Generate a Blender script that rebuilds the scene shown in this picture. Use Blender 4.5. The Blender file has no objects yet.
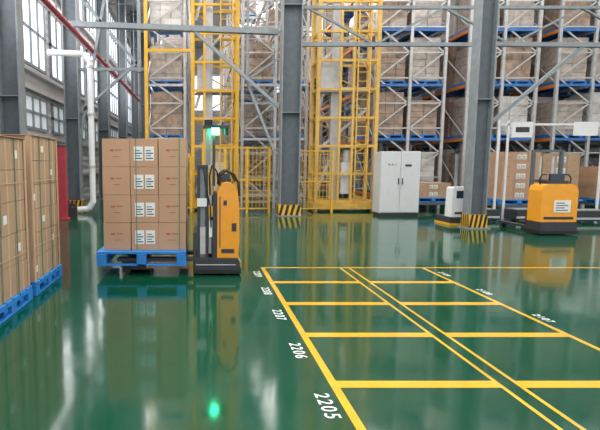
import bpy, math, random
from mathutils import Vector, Matrix
random.seed(7)
S=bpy.context.scene
S.view_settings.view_transform='Standard'

# ---------------- materials ----------------
def mat(name,col,rough=0.5,metal=0.0,var=0.12,scale=6.0,emit=0.0,bump=0.0,coat=0.0):
    m=bpy.data.materials.new(name); m.use_nodes=True
    nt=m.node_tree; b=nt.nodes['Principled BSDF']
    b.inputs['Roughness'].default_value=rough
    b.inputs['Metallic'].default_value=metal
    b.inputs['Coat Weight'].default_value=coat
    tc=nt.nodes.new('ShaderNodeTexCoord'); n=nt.nodes.new('ShaderNodeTexNoise')
    n.inputs['Scale'].default_value=scale; n.inputs['Detail'].default_value=4
    nt.links.new(tc.outputs['Object'],n.inputs['Vector'])
    r=nt.nodes.new('ShaderNodeValToRGB')
    r.color_ramp.elements[0].position=0.3; r.color_ramp.elements[1].position=0.7
    r.color_ramp.elements[0].color=tuple(c*(1-var) for c in col)+(1,)
    r.color_ramp.elements[1].color=tuple(min(1,c*(1+var)) for c in col)+(1,)
    nt.links.new(n.outputs['Fac'],r.inputs['Fac'])
    nt.links.new(r.outputs['Color'],b.inputs['Base Color'])
    if emit>0:
        b.inputs['Emission Color'].default_value=tuple(col)+(1,)
        b.inputs['Emission Strength'].default_value=emit
    if bump>0:
        bp=nt.nodes.new('ShaderNodeBump'); bp.inputs['Strength'].default_value=bump
        nt.links.new(n.outputs['Fac'],bp.inputs['Height']); nt.links.new(bp.outputs['Normal'],b.inputs['Normal'])
    return m
M={}
M['steel']=mat('painted_grey_steel',(0.24,0.27,0.29),0.5,0.1)
M['steeld']=mat('dark_grey_steel',(0.11,0.13,0.145),0.5,0.1)
M['galv']=mat('galvanised_steel',(0.54,0.54,0.54),0.38,0.3)
M['yellow']=mat('yellow_paint',(0.76,0.42,0.03),0.45)
M['yellow2']=mat('faded_yellow_paint',(0.74,0.46,0.10),0.45)
M['line']=mat('floor_line_yellow',(0.80,0.44,0.02),0.2,coat=0.6,scale=3)
M['white']=mat('white_paint',(0.80,0.80,0.80),0.4,var=0.03)
M['cab']=mat('cabinet_light_grey',(0.66,0.67,0.68),0.4,var=0.03)
M['black']=mat('black_rubber',(0.015,0.016,0.018),0.45)
M['dark']=mat('charcoal_plastic',(0.04,0.043,0.05),0.4)
M['orange']=mat('orange_body_paint',(0.90,0.36,0.02),0.3,var=0.04,coat=0.4)
M['obeam']=mat('orange_rack_beam',(0.75,0.22,0.03),0.45)
M['blue']=mat('blue_plastic',(0.03,0.24,0.68),0.4)
M['rblue']=mat('blue_rack_beam',(0.05,0.17,0.46),0.45)
M['card']=mat('cardboard',(0.53,0.32,0.20),0.75,var=0.05,scale=2)
M['cardd']=mat('cardboard_seam',(0.30,0.17,0.10),0.75,var=0.05,scale=2)
M['card2']=mat('cardboard_pale',(0.47,0.31,0.20),0.75,var=0.08,scale=2)
M['tape']=mat('packing_tape',(0.62,0.42,0.27),0.3,var=0.04)
M['label']=mat('paper_label',(0.82,0.82,0.80),0.6,var=0.03)
M['ink']=mat('print_ink',(0.05,0.05,0.06),0.6)
M['logo']=mat('red_print',(0.50,0.14,0.06),0.6)
M['teal']=mat('blue_green_print',(0.06,0.30,0.34),0.6)
M['strap']=mat('green_strap',(0.10,0.28,0.14),0.4)
M['wrap1']=mat('stretch_wrapped_brown',(0.38,0.27,0.20),0.3,var=0.35,scale=5,bump=0.3,coat=0.3)
M['wrap2']=mat('stretch_wrapped_grey',(0.47,0.40,0.35),0.3,var=0.25,scale=6,bump=0.3,coat=0.3)
M['wrap3']=mat('stretch_wrapped_white',(0.68,0.66,0.63),0.3,var=0.12,scale=6,bump=0.3,coat=0.3)
M['red']=mat('red_paint',(0.42,0.04,0.06),0.45)
M['green']=mat('green_lamp',(0.05,1.0,0.45),0.4,emit=30,var=0)
M['screen']=mat('screen',(0.03,0.05,0.08),0.15)
M['pipe']=mat('white_pvc',(0.78,0.79,0.80),0.35,var=0.03)
M['win']=mat('window_glow_glass',(0.88,0.93,1.0),0.2,emit=1.15,var=0.02)
M['winlow']=mat('frosted_window_glass',(0.62,0.68,0.72),0.2,emit=0.3,var=0.05)
M['ceil']=mat('ceiling_sheet',(0.42,0.44,0.45),0.6)
M['sky']=mat('skylight_panel',(0.94,0.97,1.0),0.4,emit=2.0,var=0.02)
def wallmat():
    m=mat('wall_cladding',(0.50,0.49,0.49),0.5,0.0,0.05,2)
    nt=m.node_tree; b=nt.nodes['Principled BSDF']
    tc=nt.nodes.new('ShaderNodeTexCoord'); w=nt.nodes.new('ShaderNodeTexWave')
    w.wave_type='BANDS'; w.bands_direction='Z'; w.inputs['Scale'].default_value=1.1
    bp=nt.nodes.new('ShaderNodeBump'); bp.inputs['Strength'].default_value=0.6; bp.inputs['Distance'].default_value=0.04
    nt.links.new(tc.outputs['Object'],w.inputs['Vector']); nt.links.new(w.outputs['Fac'],bp.inputs['Height'])
    nt.links.new(bp.outputs['Normal'],b.inputs['Normal']); return m
M['wall']=wallmat()
def floormat():
    m=mat('green_epoxy_floor',(0.003,0.066,0.031),0.05,0.0,0.10,0.5)
    nt=m.node_tree; b=nt.nodes['Principled BSDF']; b.inputs['IOR'].default_value=1.68
    tc=nt.nodes.new('ShaderNodeTexCoord'); n=nt.nodes.new('ShaderNodeTexNoise')
    n.inputs['Scale'].default_value=1.6; n.inputs['Detail'].default_value=2
    bp=nt.nodes.new('ShaderNodeBump'); bp.inputs['Strength'].default_value=0.06; bp.inputs['Distance'].default_value=0.05
    nt.links.new(tc.outputs['Object'],n.inputs['Vector']); nt.links.new(n.outputs['Fac'],bp.inputs['Height'])
    nt.links.new(bp.outputs['Normal'],b.inputs['Normal'])
    n2=nt.nodes.new('ShaderNodeTexNoise'); n2.inputs['Scale'].default_value=3; n2.inputs['Detail'].default_value=6
    mr=nt.nodes.new('ShaderNodeMapRange'); mr.inputs['To Min'].default_value=0.06; mr.inputs['To Max'].default_value=0.13
    nt.links.new(tc.outputs['Object'],n2.inputs['Vector']); nt.links.new(n2.outputs['Fac'],mr.inputs['Value']); nt.links.new(mr.outputs['Result'],b.inputs['Roughness'])
    return m
M['floor']=floormat()

# ---------------- mesh builder ----------------
class MB:
    def __init__(s): s.v=[];s.f=[];s.m=[];s.ms=[]
    def mi(s,k):
        if k not in s.ms: s.ms.append(k)
        return s.ms.index(k)
    def hexa(s,pts,k):
        o=len(s.v); s.v+=[tuple(p) for p in pts]; i=s.mi(k)
        for f in ((0,3,2,1),(4,5,6,7),(0,1,5,4),(1,2,6,5),(2,3,7,6),(3,0,4,7)):
            s.f.append(tuple(o+a for a in f)); s.m.append(i)
    def box(s,a,b,k):
        x0,y0,z0=a;x1,y1,z1=b
        s.hexa([(x0,y0,z0),(x1,y0,z0),(x1,y1,z0),(x0,y1,z0),(x0,y0,z1),(x1,y0,z1),(x1,y1,z1),(x0,y1,z1)],k)
    def frame(s,p0,p1):
        d=(Vector(p1)-Vector(p0)).normalized()
        ref=Vector((0,1,0)) if abs(d.y)<0.9 else Vector((0,0,1))
        a=d.cross(ref).normalized(); b=a.cross(d).normalized()
        return a,b
    def beam(s,p0,p1,w,h,k):
        p0=Vector(p0);p1=Vector(p1);a,b=s.frame(p0,p1);a=a*w/2;b=b*h/2
        s.hexa([p0-a-b,p0+a-b,p0+a+b,p0-a+b,p1-a-b,p1+a-b,p1+a+b,p1-a+b],k)
    def cyl(s,p0,p1,r,k,n=14,r2=None):
        if r2 is None:r2=r
        p0=Vector(p0);p1=Vector(p1);a,b=s.frame(p0,p1);o=len(s.v);i=s.mi(k)
        for p,rr in((p0,r),(p1,r2)):
            for j in range(n):
                t=2*math.pi*j/n; s.v.append(tuple(p+a*math.cos(t)*rr+b*math.sin(t)*rr))
        for j in range(n):
            q=(j+1)%n; s.f.append((o+j,o+q,o+n+q,o+n+j)); s.m.append(i)
        s.f.append(tuple(o+j for j in range(n))[::-1]); s.m.append(i)
        s.f.append(tuple(o+n+j for j in range(n))); s.m.append(i)
    def tube(s,pts,r,k,n=10):
        for a,b in zip(pts[:-1],pts[1:]): s.cyl(a,b,r,k,n)
    def prism(s,prof,y0,y1,k):
        o=len(s.v);n=len(prof);i=s.mi(k)
        for y in (y0,y1):
            for x,z in prof: s.v.append((x,y,z))
        for j in range(n):
            q=(j+1)%n; s.f.append((o+j,o+q,o+n+q,o+n+j)); s.m.append(i)
        s.f.append(tuple(o+j for j in range(n))[::-1]); s.m.append(i)
        s.f.append(tuple(o+n+j for j in range(n))); s.m.append(i)
    def obj(s,name,bevel=0,loc=(0,0,0),rz=0):
        me=bpy.data.meshes.new(name); me.from_pydata(s.v,[],s.f)
        for k in s.ms: me.materials.append(M[k])
        for p,i in zip(me.polygons,s.m): p.material_index=i
        import bmesh
        bm=bmesh.new(); bm.from_mesh(me); bmesh.ops.recalc_face_normals(bm,faces=bm.faces); bm.to_mesh(me); bm.free()
        o=bpy.data.objects.new(name,me); S.collection.objects.link(o)
        o.location=loc; o.rotation_euler=(0,0,rz)
        if bevel:
            b=o.modifiers.new('bev','BEVEL'); b.width=bevel; b.segments=2; b.limit_method='ANGLE'; b.angle_limit=math.radians(40)
        return o

# ---------------- shell ----------------
XL,XR,YB,H=-5.3,24.0,44.0,12.0
b=MB(); b.box((XL-0.2,-8,-0.2),(XR+0.2,YB+0.2,0),'floor'); b.obj('floor')
b=MB(); b.box((XL-0.2,-8,H),(XR+0.2,YB+0.2,H+0.2),'ceil'); b.obj('ceiling')
b=MB()
for x in (-2,3.5,9,14.5,20):
    b.box((x-0.6,-6,H-0.06),(x+0.6,42,H-0.01),'sky')
b.obj('skylight_panels')
b=MB(); b.box((XL-0.2,-8,0),(XL,YB,H),'wall'); b.obj('wall_left')
b=MB(); b.box((XR,-8,0),(XR+0.2,YB,H),'wall'); b.obj('wall_right')
b=MB(); b.box((XL,YB,0),(XR,YB+0.2,H),'wall'); b.obj('wall_back')
n=1
for (z0,z1,k) in ((4.7,6.9,'win'),(7.9,10.4,'win'),(2.75,3.75,'winlow')):
    for y0 in (-4.8,0.75,6.3,11.85,17.4,22.95,28.5,34.05):
        b=MB(); y1=y0+4.9
        b.box((XL+0.003,y0,z0),(XL+0.03,y1,z1),k)
        for j in range(8):
            y=y0+(y1-y0)*j/7; b.box((XL+0.003,y-0.04,z0),(XL+0.08,y+0.04,z1),'steel')
        for z in (z0,(z0+z1)/2,z1): b.box((XL+0.003,y0-.04,z-0.04),(XL+0.08,y1+.04,z+0.04),'steel')
        b.obj('window_%d'%n); n+=1
for (z0,z1) in ((6.5,9.5),):
    for x0 in (-4.5,1,6.5,12,17.5):
        b=MB(); b.box((x0,YB-0.03,z0),(x0+4.8,YB-0.003,z1),'win')
        for j in range(6):
            x=x0+4.8*j/5; b.box((x-0.05,YB-0.08,z0),(x+0.05,YB-0.003,z1),'steel')
        b.obj('window_%d'%n); n+=1
b=MB()
for z in (1.2,2.5,3.95,4.5,7.2,7.7,10.7):
    b.box((XL+0.002,-7,z-0.06),(XL+0.16,YB-0.1,z+0.06),'galv')
b.obj('trim_1')

# ---------------- structural columns ----------------
def column(x,y,w,d,h,haz=True,k='steel',kw='steeld',ho=0.05):
    b=MB(); t=0.03
    b.box((-w/2,-d/2,0),(-w/2+t,d/2,h),k); b.box((w/2-t,-d/2,0),(w/2,d/2,h),k)
    b.box((-w/2+t,-0.015,0),(w/2-t,0.015,h),kw)
    b.box((-w/2-0.08,-d/2-0.08,0),(w/2+0.08,d/2+0.08,0.03),k)
    for z in (3.2,6.4,9.4):
        b.box((-w/2+t,-d/2+.02,z),(w/2-t,d/2-.02,z+0.02),k)
    b.obj('steel_column',0,(x,y,0))
    if haz:
        b=MB(); W=w/2+ho; D=d/2+ho; hh=0.36
        b.box((-W,-D,0.031),(W,-D+0.04,hh),'yellow'); b.box((W-0.04,-D+.04,0.031),(W,D,hh),'yellow'); b.box((-W,-D+.04,0.031),(-W+0.04,D,hh),'yellow')
        st=2*W/4
        for j in range(4):
            xa=-W+j*st
            b.hexa([(xa,-D-.004,.032),(xa+st*.5,-D-.004,.032),(xa+st*.5,-D-.001,.032),(xa,-D-.001,.032),
                    (xa+st*.5,-D-.004,hh),(xa+st,-D-.004,hh),(xa+st,-D-.001,hh),(xa+st*.5,-D-.001,hh)],'black')
        st=2*D/4
        for j in range(4):
            ya=-D+j*st
            for X0,X1 in ((-W-.004,-W-.001),(W+.001,W+.004)):
                b.hexa([(X0,ya,.032),(X1,ya,.032),(X1,ya+st*.5,.032),(X0,ya+st*.5,.032),
                        (X0,ya+st*.5,hh),(X1,ya+st*.5,hh),(X1,ya+st,hh),(X0,ya+st,hh)],'black')
        b.obj('column_hazard_guard',0,(x,y,0))
for y in (11.6,17.1,22.6,28.1,33.6,39.1): column(-4.45,y,0.5,0.4,H-.07,haz=(y>15 and y<20))
column(2.8,15.2,0.60,0.45,H-.07)
column(6.98,12.15,0.42,0.34,H-.07,ho=.02)

b=MB()
def truss(b,p0,p1,h,n,k='steel',w=0.09):
    p0=Vector(p0);p1=Vector(p1);u=Vector((0,0,h))
    b.beam(p0,p1,w,w,k); b.beam(p0+u,p1+u,w,w,k)
    for i in range(n):
        a=p0.lerp(p1,i/n);c=p0.lerp(p1,(i+1)/n)
        if i%2: b.beam(a+u,c,w*.6,w*.6,k)
        else: b.beam(a,c+u,w*.6,w*.6,k)
b.beam((-4.2,15.6,6.0),(2.45,15.6,5.75),0.16,0.2,'steel')
b.beam((-4.2,17.1,4.9),(-1.8,17.1,4.9),0.1,0.1,'steel')
b.beam((-4.2,17.1,3.4),(-2.1,17.1,5.2),0.09,0.09,'steel')
b.beam((-4.2,17.1,7.4),(-2.1,17.1,5.0),0.09,0.09,'steel')
b.beam((-4.2,17.1,2.6),(-3.2,17.1,7.6),0.09,0.09,'steel')
b.beam((-2.1,17.1,4.8),(-2.1,17.1,8.5),0.12,0.12,'steel')
b.beam((3.12,15.3,5.3),(16,15.3,5.3),0.11,0.12,'steel')
b.beam((3.12,15.3,6.4),(16,15.3,6.4),0.09,0.1,'steel')
for i in range(6):
    x=3.3+i*2.1; b.beam((x,15.3,5.3 if i%2 else 6.4),(x+2.1,15.3,6.4 if i%2 else 5.3),0.06,0.07,'steel')
b.beam((7.2,12.15,4.55),(16,12.15,4.45),0.10,0.12,'steel')
b.beam((7.2,12.15,2.6),(9.4,12.15,4.5),0.08,0.08,'steel')
b.beam((2.48,15.3,3.4),(-.2,15.6,5.8),0.1,0.1,'steel')
b.beam((2.4,15.3,1.9),(1.5,15.6,4.2),0.08,0.08,'steel')
b.beam((1.5,15.6,4.2),(1.5,15.6,7.5),0.08,0.08,'steel')
b.beam((1.5,15.6,4.3),(2.45,15.4,4.9),0.07,0.07,'steel')
b.obj('overhead_bracing')
b=MB()
for y in (6,11.6,17.1,22.6,28.1,33.6): truss(b,(-5.2,y,10.6),(23.8,y,10.6),1.1,20)
b.obj('roof_trusses')

b=MB(); b.tube([(-3.75,3,5.55),(-3.75,30,5.55)],0.085,'red',12)
for y in (8,13,18,23,28): b.beam((-3.75,y,5.6),(-3.75,y,H-.3),0.03,0.03,'steel')
b.obj('sprinkler_pipe')
b=MB(); 
b.tube([(-3.55,15.9,0.35),(-3.55,15.9,0.55),(-3.55,15.9,4.9),(-3.75,15.9,5.15),(-4.9,15.9,5.2)],0.1,'pipe',14)
b.tube([(-4.05,15.9,0.12),(-3.7,15.9,0.15),(-3.56,15.9,0.36)],0.1,'pipe',14)
for z in(1.5,3.2,4.7): b.cyl((-3.55,15.9,z),(-3.55,15.9,z+0.08),0.125,'galv')
b.obj('downpipe')
b=MB(); b.box((-4.14,13.95,0),(-3.90,14.15,2.15),'red'); b.box((-4.2,13.9,0),(-3.85,14.2,0.06),'red'); b.box((-4.16,13.92,2.15),(-3.88,14.18,2.2),'steeld')
b.obj('red_bollard_post',0.01)
b=MB(); 
for x in (-4.0,-3.85): b.cyl((x,14.7,0.001),(x,14.7,0.42),0.065,'dark',12); b.cyl((x,14.7,.42),(x,14.7,.5),0.03,'red',8)
b.box((-4.1,14.6,0.0),(-3.75,14.62,0.3),'dark')
b.obj('fire_extinguisher')

# ---------------- racks ----------------
def rack(name,xs,y0,y1,step,h,levels,kbeam='galv'):
    b=MB(); y=y0; ys=[]
    while y<=y1+.01: ys.append(y); y+=step
    for yi,y in enumerate(ys):
        for x in xs: b.box((x-.05,y-.05,0),(x+.05,y+.05,h),'galv')
        for a,c in zip(xs[:-1],xs[1:]):
            z=0.25;i=0
            while z<h-.9:
                p=(a+.05,y,z);q=(c-.05,y,z)
                b.beam(p,q,0.05,0.045,'galv')
                if i%2: b.beam((a+.05,y,z),(c-.05,y,z+.9),0.05,0.045,'galv')
                else: b.beam((c-.05,y,z),(a+.05,y,z+.9),0.05,0.045,'galv')
                z+=.9;i+=1
    for x in xs:
        for z in levels:
            b.box((x-.04,ys[0],z-.12),(x+.04,ys[-1],z),'obeam' if (kbeam=='rblue' and x==xs[0]) else 'galv')
    for y in ys:
        for z in levels:
            b.box((xs[0],y-.045,z-.1),(xs[-1],y+.045,z-.01),kbeam)
    for x in (xs[0],xs[-1]):
        for i,(za,zb) in enumerate(zip(levels[:-1],levels[1:])):
            for j in range(0,len(ys)-1,2):
                b.beam((x,ys[j],za),(x,ys[j+1],zb),.04,.04,'galv')
    return b.obj(name)
LV=(0.55,2.6,4.55,6.5,8.45)
R=[((-1.95,-0.55),(0.2,),'galv'),((1.55,2.75,3.9),(0.25,0.3),'galv'),((6.4,7.65,8.9),(0.35,0.85),'rblue'),((9.75,11.0,12.25),(.9,.92),'rblue'),((13.0,14.3,15.6),(.95,.9),'rblue'),((17.2,18.5,19.8),(.8,.8),'galv')]
for i,(xs,occs,kb) in enumerate(R):
    rack('pallet_rack',xs,17.9,37.4,2.6,10.2,LV,kb)
    b=MB()
    for a,c,occ in zip(xs[:-1],xs[1:],occs):
        for j in range(7):
            for q in range(2):
                y=17.98+j*2.6+q*1.27
                for li,z in enumerate(LV):
                    o_=occ if j>0 else occ*(1.12 if li>0 else .6)
                    if random.random()>o_: continue
                    x0=a+.09;x1=c-.09;hh=random.choice((1.25,1.4,1.55))
                    for bx in (x0,(x0+x1)/2-.05,x1-.1): b.box((bx,y+.05,z+.002),(bx+.1,y+1.14,z+.09),'blue')
                    b.box((x0,y+.05,z+.09),(x1,y+1.14,z+.13),'blue')
                    k=random.choice(('wrap1','wrap1','wrap2','wrap2','wrap3'))
                    nr=random.choice((4,5,6)); nc=random.choice((2,3))
                    for r in range(nr):
                        for cc in range(nc):
                            w=(x1-x0-.06)/nc; xx=x0+.03+cc*w+random.uniform(-.006,.006); zz=z+.131+r*hh/nr
                            b.box((xx+.006,y+.08+random.uniform(0,.02),zz),(xx+w-.006,y+1.1,zz+hh/nr-.010),k)
    b.obj('wrapped_pallet_goods')

# ---------------- stacker cranes ----------------
def crane(x0,x1,y0,y1,h,midposts,name='stacker_crane',Yl='yellow'):
    b=MB()
    for x in (x0,x1):
        for y in (y0,y1): b.box((x-.06,y-.06,0),(x+.06,y+.06,h),Yl)
    for x in midposts: b.box((x-.04,y0-.04,.3),(x+.04,y0+.04,h),Yl)
    z=.35;i=0
    while z<h:
        for y in (y0,y1): b.box((x0,y-.035,z-.04),(x1,y+.035,z+.04),Yl)
        for x in (x0,x1): b.box((x-.035,y0,z-.04),(x+.035,y1,z+.04),Yl)
        if i%2: b.beam((x0,y1,z),(x1,y1,z+.95),.04,.05,Yl)
        else: b.beam((x1,y1,z),(x0,y1,z+.95),.04,.05,Yl)
        z+=.95;i+=1
    lx=(x0+x1)/2+.25*(x1-x0)
    for d in(-.2,.2): b.box((lx+d-.02,y0-.12,.4),(lx+d+.02,y0-.08,h),Yl)
    z=.5
    while z<h: b.box((lx-.2,y0-.11,z-.012),(lx+.2,y0-.09,z+.012),Yl); z+=.3
    mx=(x0+x1)/2-.15*(x1-x0); my=(y0+y1)/2
    b.box((mx-.16,my-.12,.3),(mx+.16,my+.12,h),'galv')
    b.box((x0-.1,y0-.1,.08),(x1+.1,y1+.1,.3),Yl)
    for x in(x0+.1,x1-.1):
        b.cyl((x,y0+.1,.12),(x,y0+.2,.12),.12,'dark')
    b.box((mx+.2,my-.3,.6),(mx+.6,my+.1,1.7),'cab'); b.cyl((mx+.4,my-.2,1.7),(mx+.4,my-.2,2.1),.13,'galv')
    b.box((x0+.12,my-.25,4.1),(x1-.12,my+.35,4.25),'galv'); b.box((x0+.15,my-.2,4.25),(x0+.6,my+.2,5.2),'galv')
    z=.6;i=0
    while z<h-1.6:
        b.beam((x0+.1,my,z),(x1-.1,my,z+1.5) if i%2 else (mx,my,z+1.5),.09,.08,'galv'); z+=1.5;i+=1
    return b.obj(name)
crane(-.25,1.28,16.9,17.7,10,(0.15,))
crane(4.0,6.0,16.6,17.5,10,(4.75,5.2),Yl='yellow2')
b=MB()
for x in (-1.85,):
    b.box((x-.06,16.9,0),(x+.06,17.02,10),'yellow')
for z in (5.5,7.3,8.2): b.box((-1.79,16.9,z-.05),(-.35,16.98,z+.05),'yellow')
b.box((-1.79,16.9,1.9),(-.35,16.98,2.0),'yellow')
b.obj('yellow_gate_frame')
def fence(x0,x1,y,h,n,name='safety_fence'):
    b=MB()
    for i in range(n+1):
        x=x0+(x1-x0)*i/n; b.box((x-.035,y-.035,0),(x+.035,y+.035,h),'yellow')
    for z in (.15,h/2,h-.04): b.box((x0,y-.02,z-.02),(x1,y+.02,z+.02),'yellow')
    m=int((x1-x0)/.12)
    for i in range(m): 
        x=x0+(i+.5)*(x1-x0)/m; b.box((x-.008,y-.008,.15),(x+.008,y+.008,h),'yellow')
    z=.35
    while z<h: b.box((x0,y-.006,z-.006),(x1,y+.006,z+.006),'yellow'); z+=.2
    b.obj(name)
fence(.1,2.3,16.0,2.2,3); fence(3.2,4.4,16.0,2.1,1)
fence(-1.8,-.3,16.3,1.9,2)

# ---------------- control cabinet ----------------
b=MB(); x0,x1,y=5.62,6.85,15.0
b.box((x0+.02,y+.02,0),(x1-.02,y+.55,.1),'dark')
b.box((x0,y,.1),(x1,y+.6,2.02),'cab')
for i in range(2):
    a=x0+i*(x1-x0)/2
    b.box((a+.012,y-.025,.13),(a+(x1-x0)/2-.012,y-.001,2.0),'cab')
    hx=a+(x1-x0)/2-.07 if i==0 else a+.05
    b.box((hx,y-.05,1.0),(hx+.025,y-.026,1.2),'dark')
b.box((x0+.75,y-.03,1.55),(x0+.95,y-.026,1.62),'ink'); 
for i in range(3): b.cyl((x0+.25+i*.1,y-.045,1.62),(x0+.25+i*.1,y-.026,1.62),.022,['red','strap','yellow'][i])
b.obj('control_cabinet',0.006)

# ---------------- pallets & cartons ----------------
def pallet(b,x0,x1,y0,y1,z,h=.17,k='blue'):
    n=6; d=(y1-y0)
    for i in range(n):
        a=y0+i*d/n; b.box((x0,a+.01,z+h-.035),(x1,a+d/n-.02,z+h),k)
    for i in range(3):
        xx=[x0,(x0+x1)/2-.07,x1-.14][i]
        b.box((xx,y0,z+h-.06),(xx+.14,y1,z+h-.035),k)
        for j in range(3):
            yy=[y0,(y0+y1)/2-.07,y1-.14][j]
            b.box((xx,yy,z+.025),(xx+.14,yy+.14,z+h-.06),k)
        b.box((xx,y0,z),(xx+.14,y1,z+.025),k)
    b.box((x0+.14,y0,z),(x1-.14,y0+.1,z+.025),k)
    for yy in (y0+.3,y1-.4): b.box((x1-.012,yy,z+h-.1),(x1,yy+.1,z+h-.04),k)
def cartons(b,x0,x1,y0,y1,z0,h,nx,ny,nz,k='card',labels=(),side=True,main=False):
    wx=(x1-x0)/nx; wy=(y1-y0)/ny; hz=h/nz; g=.004
    for r in range(nz):
        for i in range(nx):
            for j in range(ny):
                if 0<i<nx-1 and 0<j<ny-1: continue
                jx=random.uniform(-.004,.004)
                a=(x0+i*wx+g+jx,y0+j*wy+g,z0+r*hz+.001); c=(x0+(i+1)*wx-g+jx,y0+(j+1)*wy-g,z0+(r+1)*hz-g)
                b.box(a,c,k)
                if j==0:
                    cx=(a[0]+c[0])/2; zc=(a[2]+c[2])/2
                    if i in labels:
                        for (la,lb) in ((-.36,-.03),(.03,.36)):
                            xa=cx+la*wx; xb=cx+lb*wx
                            b.box((xa,a[1]-.003,zc-hz*.28),(xb,a[1]-.0006,zc+hz*.22),'label')
                            for q in range(4):
                                b.box((xa+.015,a[1]-.004,zc-hz*.22+q*hz*.09),(xb-.015-.03*(q%2),a[1]-.0031,zc-hz*.18+q*hz*.09),'teal' if q%2 else 'ink')
                    elif main:
                        b.box((cx-.09,a[1]-.002,zc+.02),(cx-.03,a[1]-.0006,zc+.05),'logo')
                        b.box((cx-.01,a[1]-.002,zc+.03),(cx+.08,a[1]-.0006,zc+.045),'cardd')
                        b.box((cx-.05,a[1]-.002,zc-.06),(cx+.05,a[1]-.0006,zc-.05),'cardd')
                    else:
                        b.box((cx-.05,a[1]-.002,zc-.03),(cx+.05,a[1]-.0006,zc-.022),'ink')
                if i==nx-1 and side:
                    cy=(a[1]+c[1])/2
                    b.box((c[0]+.0005,cy-.025,a[2]+.002),(c[0]+.0015,cy+.025,c[2]-.002),'tape')
                    if (r+j)%3==0: b.box((c[0]+.0016,cy-.14,a[2]+hz*.35),(c[0]+.003,cy-.04,a[2]+hz*.62),'label')
b=MB(); pallet(b,-1.50,-.2,6.85,8.0,.14,.21)
b.obj('blue_pallet',0.006)
b=MB(); cartons(b,-1.42,-.20,7.0,7.95,.352,1.63,3,2,4,'card',labels=(1,),main=True)
for x in (-.93,-.3): b.box((x-.006,6.995,.352),(x+.006,6.999,1.985),'strap')
b.obj('carton_stack',0.006)
for (y0,y1,h,nz) in ((3.25,4.38,1.72,5),(4.48,5.62,1.72,5),(5.74,6.86,1.78,6)):
    b=MB(); pallet(b,-3.2,-2.0,y0,y1,0.001,.17); b.obj('blue_pallet',0.006)
    b=MB(); cartons(b,-3.17,-2.03,y0+.03,y1-.03,.172,h,3,3,nz,'card2')
    X=-2.03
    b.box((X+.003,y0+.025,.175),(X+.011,y0+.08,.175+h),'tape'); b.box((X+.003,y1-.08,.175),(X+.011,y1-.025,.175+h),'tape')
    b.box((X-.05,y0+.02,.175),(X+.003,y0+.028,.175+h),'tape')
    b.box((-3.19,y0+.01,.172+h),(-2.01,y1-.01,.18+h),'card')
    for yy in (y0+.35,y1-.35): b.box((X+.004,yy-.008,.175),(X+.008,yy+.008,.18+h),'strap')
    for zz in (.6,1.4): b.box((X+.012,y0+.02,zz),(X+.014,y1-.02,zz+.010),'tape')
    b.obj('carton_stack',0.004)

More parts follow.
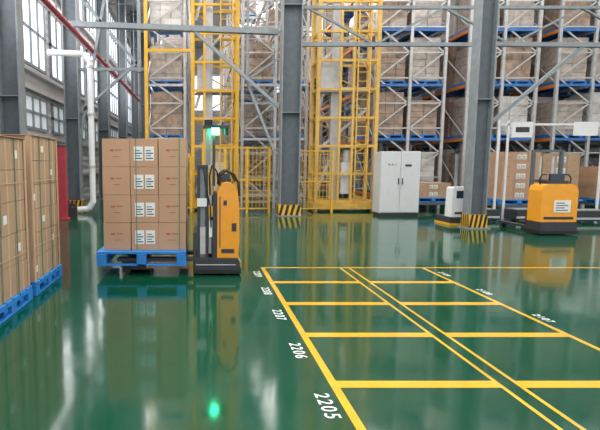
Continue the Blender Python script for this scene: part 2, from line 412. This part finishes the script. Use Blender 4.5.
# ---------------- AGV forklift ----------------
def agv(loc,rz,name='autonomous_forklift'):
    b=MB()
    b.prism([(-.28,.05),(.34,.05),(.38,.10),(.38,.20),(.34,.25),(-.28,.25)],-.42,.42,'dark')
    b.box((-.30,-.44,.03),(.40,.44,.09),'black')
    b.box((.381,-.36,.11),(.40,.36,.19),'yellow')
    b.box((-.26,-.427,.15),(.32,-.421,.165),'galv')
    for x in (-.18,.22):
        for y in (-.36,.32): b.cyl((x,y,.07),(x,y+.06,.07),.069,'black')
    b.prism([(.05,.25),(.36,.25),(.375,.5),(.37,1.0),(.345,1.2),(.29,1.32),(.20,1.36),(.12,1.34),(.05,1.2)],-.36,.36,'orange')
    b.prism([(-.02,.25),(.049,.25),(.049,1.18),(.03,1.2),(-.02,1.1)],-.36,.36,'dark')
    b.box((.11,-.366,.32),(.30,-.361,.38),'dark')
    b.box((.08,-.366,.4),(.10,-.361,1.15),'cardd')
    b.box((.14,-.368,1.02),(.19,-.361,1.09),'ink'); b.box((.26,-.366,.64),(.33,-.361,.76),'dark')
    b.box((.376,-.2,.55),(.382,.2,.85),'label')
    b.box((.12,-.2,1.355),(.26,.2,1.40),'dark')
    b.box((.13,-.15,1.40),(.24,.15,1.47),'screen')
    b.tube([(.08,-.30,1.30),(.10,-.30,1.46),(.18,-.30,1.52),(.29,-.30,1.47),(.355,-.30,1.34),(.375,-.30,1.15)],.018,'black',8)
    b.tube([(.08,.30,1.30),(.10,.30,1.46),(.18,.30,1.52),(.29,.30,1.47),(.355,.30,1.34)],.018,'black',8)
    for y in (-.34,.28):
        b.box((-.24,y,.12),(-.20,y+.06,1.55),'dark'); b.box((-.20,y+.02,.12),(-.12,y+.04,1.55),'steel'); b.box((-.12,y,.12),(-.08,y+.06,1.55),'dark')
    for z in (.3,.8,1.3,1.5): b.box((-.22,-.28,z),(-.1,.28,z+.06),'dark')
    for y in (-.14,.14): b.cyl((-.16,y,.2),(-.16,y,1.42),.032,'galv')
    b.box((-.19,-.04,.2),(-.13,.04,1.5),'steel')
    b.box((-.075,-.30,.3),(-.03,.30,1.15),'galv')
    b.box((-.07,-.35,.55),(-.02,-.31,.8),'label'); b.box((-.24,-.36,1.0),(-.10,-.345,1.12),'label')
    b.box((-.075,-.36,.85),(-.015,-.31,1.0),'yellow'); b.box((-.2,-.352,.3),(-.12,-.343,.7),'galv')
    b.tube([(-.05,-.2,1.1),(-.06,-.2,1.45),(-.02,-.2,1.6),(.05,-.2,1.5),(.08,-.2,1.3)],.012,'black',8)
    b.tube([(-.15,-.35,1.55),(-.12,-.38,1.3),(-.05,-.38,1.0),(-.04,-.36,.7)],.010,'black',8)
    b.box((-.24,-.34,1.55),(-.08,.34,1.60),'dark')
    b.box((-.11,-.32,1.6),(-.05,-.26,2.12),'steel')
    b.box((-.02,-.30,1.30),(.02,-.26,2.12),'dark')
    b.box((-.16,-.36,2.12),(.22,-.22,2.16),'dark')
    b.cyl((-.08,-.29,2.16),(-.08,-.29,2.24),.06,'black'); b.cyl((-.08,-.29,2.24),(-.08,-.29,2.26),.065,'galv')
    b.cyl((.02,-.37,2.03),(.02,-.37,2.12),.055,'green'); b.cyl((.02,-.37,2.12),(.02,-.37,2.15),.06,'dark')
    b.cyl((.17,-.29,2.02),(.17,-.29,2.12),.035,'dark')
    b.box((-.30,-.36,.16),(-.25,.36,.62),'dark')
    for z in (.2,.36,.52): b.box((-.305,-.36,z),(-.30,.36,z+.03),'steel')
    for y in (-.27,.27):
        b.box((-1.42,y-.07,.19),(-.25,y+.07,.24),'dark')
        b.cyl((-1.28,y-.06,.06),(-1.28,y+.06,.06),.058,'black')
        b.box((-1.35,y-.03,.06),(-1.0,y+.03,.19),'dark')
    return b.obj(name,0.008,loc,rz)
agv((.2,7.28,0),0)

# ---------------- right orange truck ----------------
def truck(loc,rz=0,body='orange',name='autonomous_pallet_truck'):
    b=MB()
    w=.42
    b.box((-w-.02,-.33,.03),(w+.02,.22,.10),'black')
    b.box((-w,-.31,.10),(w,.20,.30),'dark')
    prof=[(-w,.30),(w,.30),(w,1.02),(w-.04,1.12),(w-.13,1.17),(-w+.13,1.17),(-w+.04,1.12),(-w,1.02)]
    b.prism(prof,-.28,.16,body)
    b.box((-w+.08,-.286,.36),(w-.08,-.281,.42),'dark')
    b.box((-.12,-.288,.52),(.26,-.281,.80),'label')
    for q in range(4): b.box((-.08,-.290,.56+q*.055),(.2-.08*(q%2),-.289,.58+q*.055),'ink')
    b.box((-.24,-.2,1.17),(.24,.1,1.24),'dark'); b.box((-.16,-.17,1.24),(.16,-.1,1.40),'screen')
    b.tube([(-.34,-.1,1.15),(-.36,-.1,1.3),(-.3,-.1,1.38),(-.2,-.1,1.38)],.015,'black',8)
    b.tube([(.34,-.1,1.15),(.36,-.1,1.3),(.3,-.1,1.38),(.2,-.1,1.38)],.015,'black',8)
    for x in (-.36,.30):
        b.box((x,.17,.1),(x+.06,.25,1.95),'steeld')
    for z in (.5,1.2,1.9): b.box((-.3,.18,z),(.3,.24,z+.06),'steeld')
    for x in(-.15,.15): b.cyl((x,.22,.1),(x,.22,1.8),.03,'galv')
    b.cyl((-.2,.21,1.95),(-.2,.21,2.05),.05,'black')
    b.box((-.36,.26,.12),(.36,.31,.5),'dark')
    for x in (-.27,.27): b.box((x-.07,.31,.1),(x+.07,1.4,.15),'dark'); b.cyl((x-.05,1.25,.055),(x+.05,1.25,.055),.054,'black')
    return b.obj(name,0.012,loc,rz)
truck((8.2,11.2,0))
b=MB()
b.box((-.32,-.3,.03),(.34,.5,.22),'dark'); b.box((-.34,-.32,.0),(.36,.52,.06),'yellow')
b.prism([(-.28,.22),(.28,.22),(.26,.98),(.22,1.02),(-.22,1.02),(-.26,.98)],-.26,.1,'white')
b.box((-.17,-.266,.72),(.17,-.261,.92),'screen'); b.box((-.2,-.266,.3),(.2,-.261,.36),'ink')
b.box((-.08,.02,1.02),(-.02,.08,1.9),'steel'); b.cyl((-.05,.05,1.9),(-.05,.05,2.0),.05,'black')
b.obj('mobile_robot_tug',0.012,(6.96,12.95,0))
def load(x0,x1,y0,y1,z0,h,nx,nz,k='card'):
    b=MB()
    for x in (x0+.05,x1-.15):
        for y in (y0+.05,y1-.15): b.box((x,y,0),(x+.1,y+.1,z0-.001),'steeld')
    b.box((x0,y0,z0-.1),(x1,y0+.08,z0-.001),'steeld'); b.box((x0,y1-.08,z0-.1),(x1,y1,z0-.001),'steeld')
    for i in range(8):
        y=y0+.12+i*(y1-y0-.24)/7; b.cyl((x0+.02,y,z0-.045),(x1-.02,y,z0-.045),.03,'galv',8)
    b.obj('roller_conveyor')
    b=MB(); pallet(b,x0,x1,y0,y1,z0,.15); b.obj('blue_pallet')
    b=MB(); cartons(b,x0+.03,x1-.03,y0+.03,y1-.03,z0+.151,h,nx,2,nz,k,labels=(1,)); b.obj('carton_stack')
load(9.15,10.35,14.6,15.7,.4,1.45,3,5)
load(10.5,11.7,14.8,15.9,.4,1.4,3,4,k='card2')
load(7.3,8.5,16.2,17.2,.35,.5,3,2,k='card2')
load(12.4,13.6,14.9,16,.4,1.0,3,3)
b=MB()
for x in (8.75,9.02): b.box((x-.025,14.2,0),(x+.025,14.25,2.9),'white')
for x in (11.8,12.1): b.box((x-.025,14.2,0),(x+.025,14.25,2.9),'white')
b.box((8.75,14.2,2.75),(12.1,14.25,2.81),'white')
b.box((9.1,14.17,2.4),(9.7,14.2,2.85),'white'); b.box((10.9,14.17,2.45),(11.6,14.2,2.85),'white')
b.box((9.2,14.165,2.55),(9.6,14.169,2.7),'ink')
b.obj('scanner_gate')
b=MB()
for (x,y) in ((7.95,13.8),(9.4,13.7),(10.8,13.4)):
    b.box((x-.5,y-.3,.06),(x+.5,y+.3,.34),'dark'); b.box((x-.52,y-.32,.1),(x+.52,y-.301,.16),'galv')
    for q in (-.4,.4): b.cyl((x+q,y-.29,.06),(x+q,y-.2,.06),.058,'black')
    b.box((x-.44,y-.25,.341),(x+.44,y+.25,.36),'steel')
b.obj('shuttle_cart',0.01)

# ---------------- floor markings ----------------
b=MB(); Z0,Z1=.0005,.0025
XA,XB1,XB2,XC=0.98,2.19,2.33,3.48
def ln(x0,y0,x1,y1,z=0): b.box((x0,y0,Z0),(x1,y1,Z1+z),'line')
rows=[1.32,2.35,3.37,4.40,5.43,6.45]
yend=7.36
ln(XA-.03,.2,XA+.03,yend)
ln(XC-.025,.2,XC+.025,yend)
for x in (XB1,XB2): ln(x-.015,.2,x+.015,yend)
for y in rows:
    ln(XA+.03,y-.055,XB1-.015,y+.055,.0005); ln(XB2+.015,y-.055,XC-.025,y+.055,.0005)
ln(XA-.03,yend,9.5,yend+.05,.0005)
b.obj('floor_marking_lines')
par=bpy.data.objects.new('floor_location_numbers',None); S.collection.objects.link(par)
def num(t,x,y,sz):
    c=bpy.data.curves.new('number_'+t,'FONT'); c.body=t; c.size=sz; c.align_x='CENTER'; c.align_y='CENTER'; c.extrude=.0005; c.offset=.001; c.space_character=1.25
    c.materials.append(M['label']); o=bpy.data.objects.new('number_'+t,c); S.collection.objects.link(o)
    o.location=(x,y,.0015); o.rotation_euler=(0,0,-math.pi/2); o.parent=par
for i,y in enumerate((3.06,4.02,5.02,6.0,6.95)): num('220%d'%(5+i),.845,y,.145)
for i,y in enumerate((2.9,3.9,4.9,5.95,6.95)): num('210%d'%(5+i),3.60,y,.11)

# ---------------- lighting ----------------
def area(name,loc,sx,sy,p,rot=(0,0,0),col=(1,1,1)):
    l=bpy.data.lights.new(name,'AREA'); l.shape='RECTANGLE'; l.size=sx; l.size_y=sy; l.energy=p; l.color=col
    o=bpy.data.objects.new(name,l); S.collection.objects.link(o); o.location=loc; o.rotation_euler=rot
for x in (-2,3.5,9,14.5): 
    area('ceiling_light',(x,8,11.8),1.2,22,950,col=(1,.965,.92))
    area('ceiling_light',(x,28,10.4),1.2,14,650,col=(1,.965,.92))
area('window_daylight',(XL+.3,14,6.5),3,30,800,rot=(0,math.radians(-90),0),col=(1,.98,.97))
w=bpy.data.worlds.new('world'); S.world=w; w.use_nodes=True
w.node_tree.nodes['Background'].inputs[0].default_value=(.97,.97,1,1); w.node_tree.nodes['Background'].inputs[1].default_value=1.05

# ---------------- camera ----------------
c=bpy.data.cameras.new('camera'); c.sensor_width=36; c.lens=28.8; c.shift_x=100/600
o=bpy.data.objects.new('camera',c); S.collection.objects.link(o); o.location=(0,0,1.6); o.rotation_euler=(math.radians(90-5.95),0,0)
S.camera=o
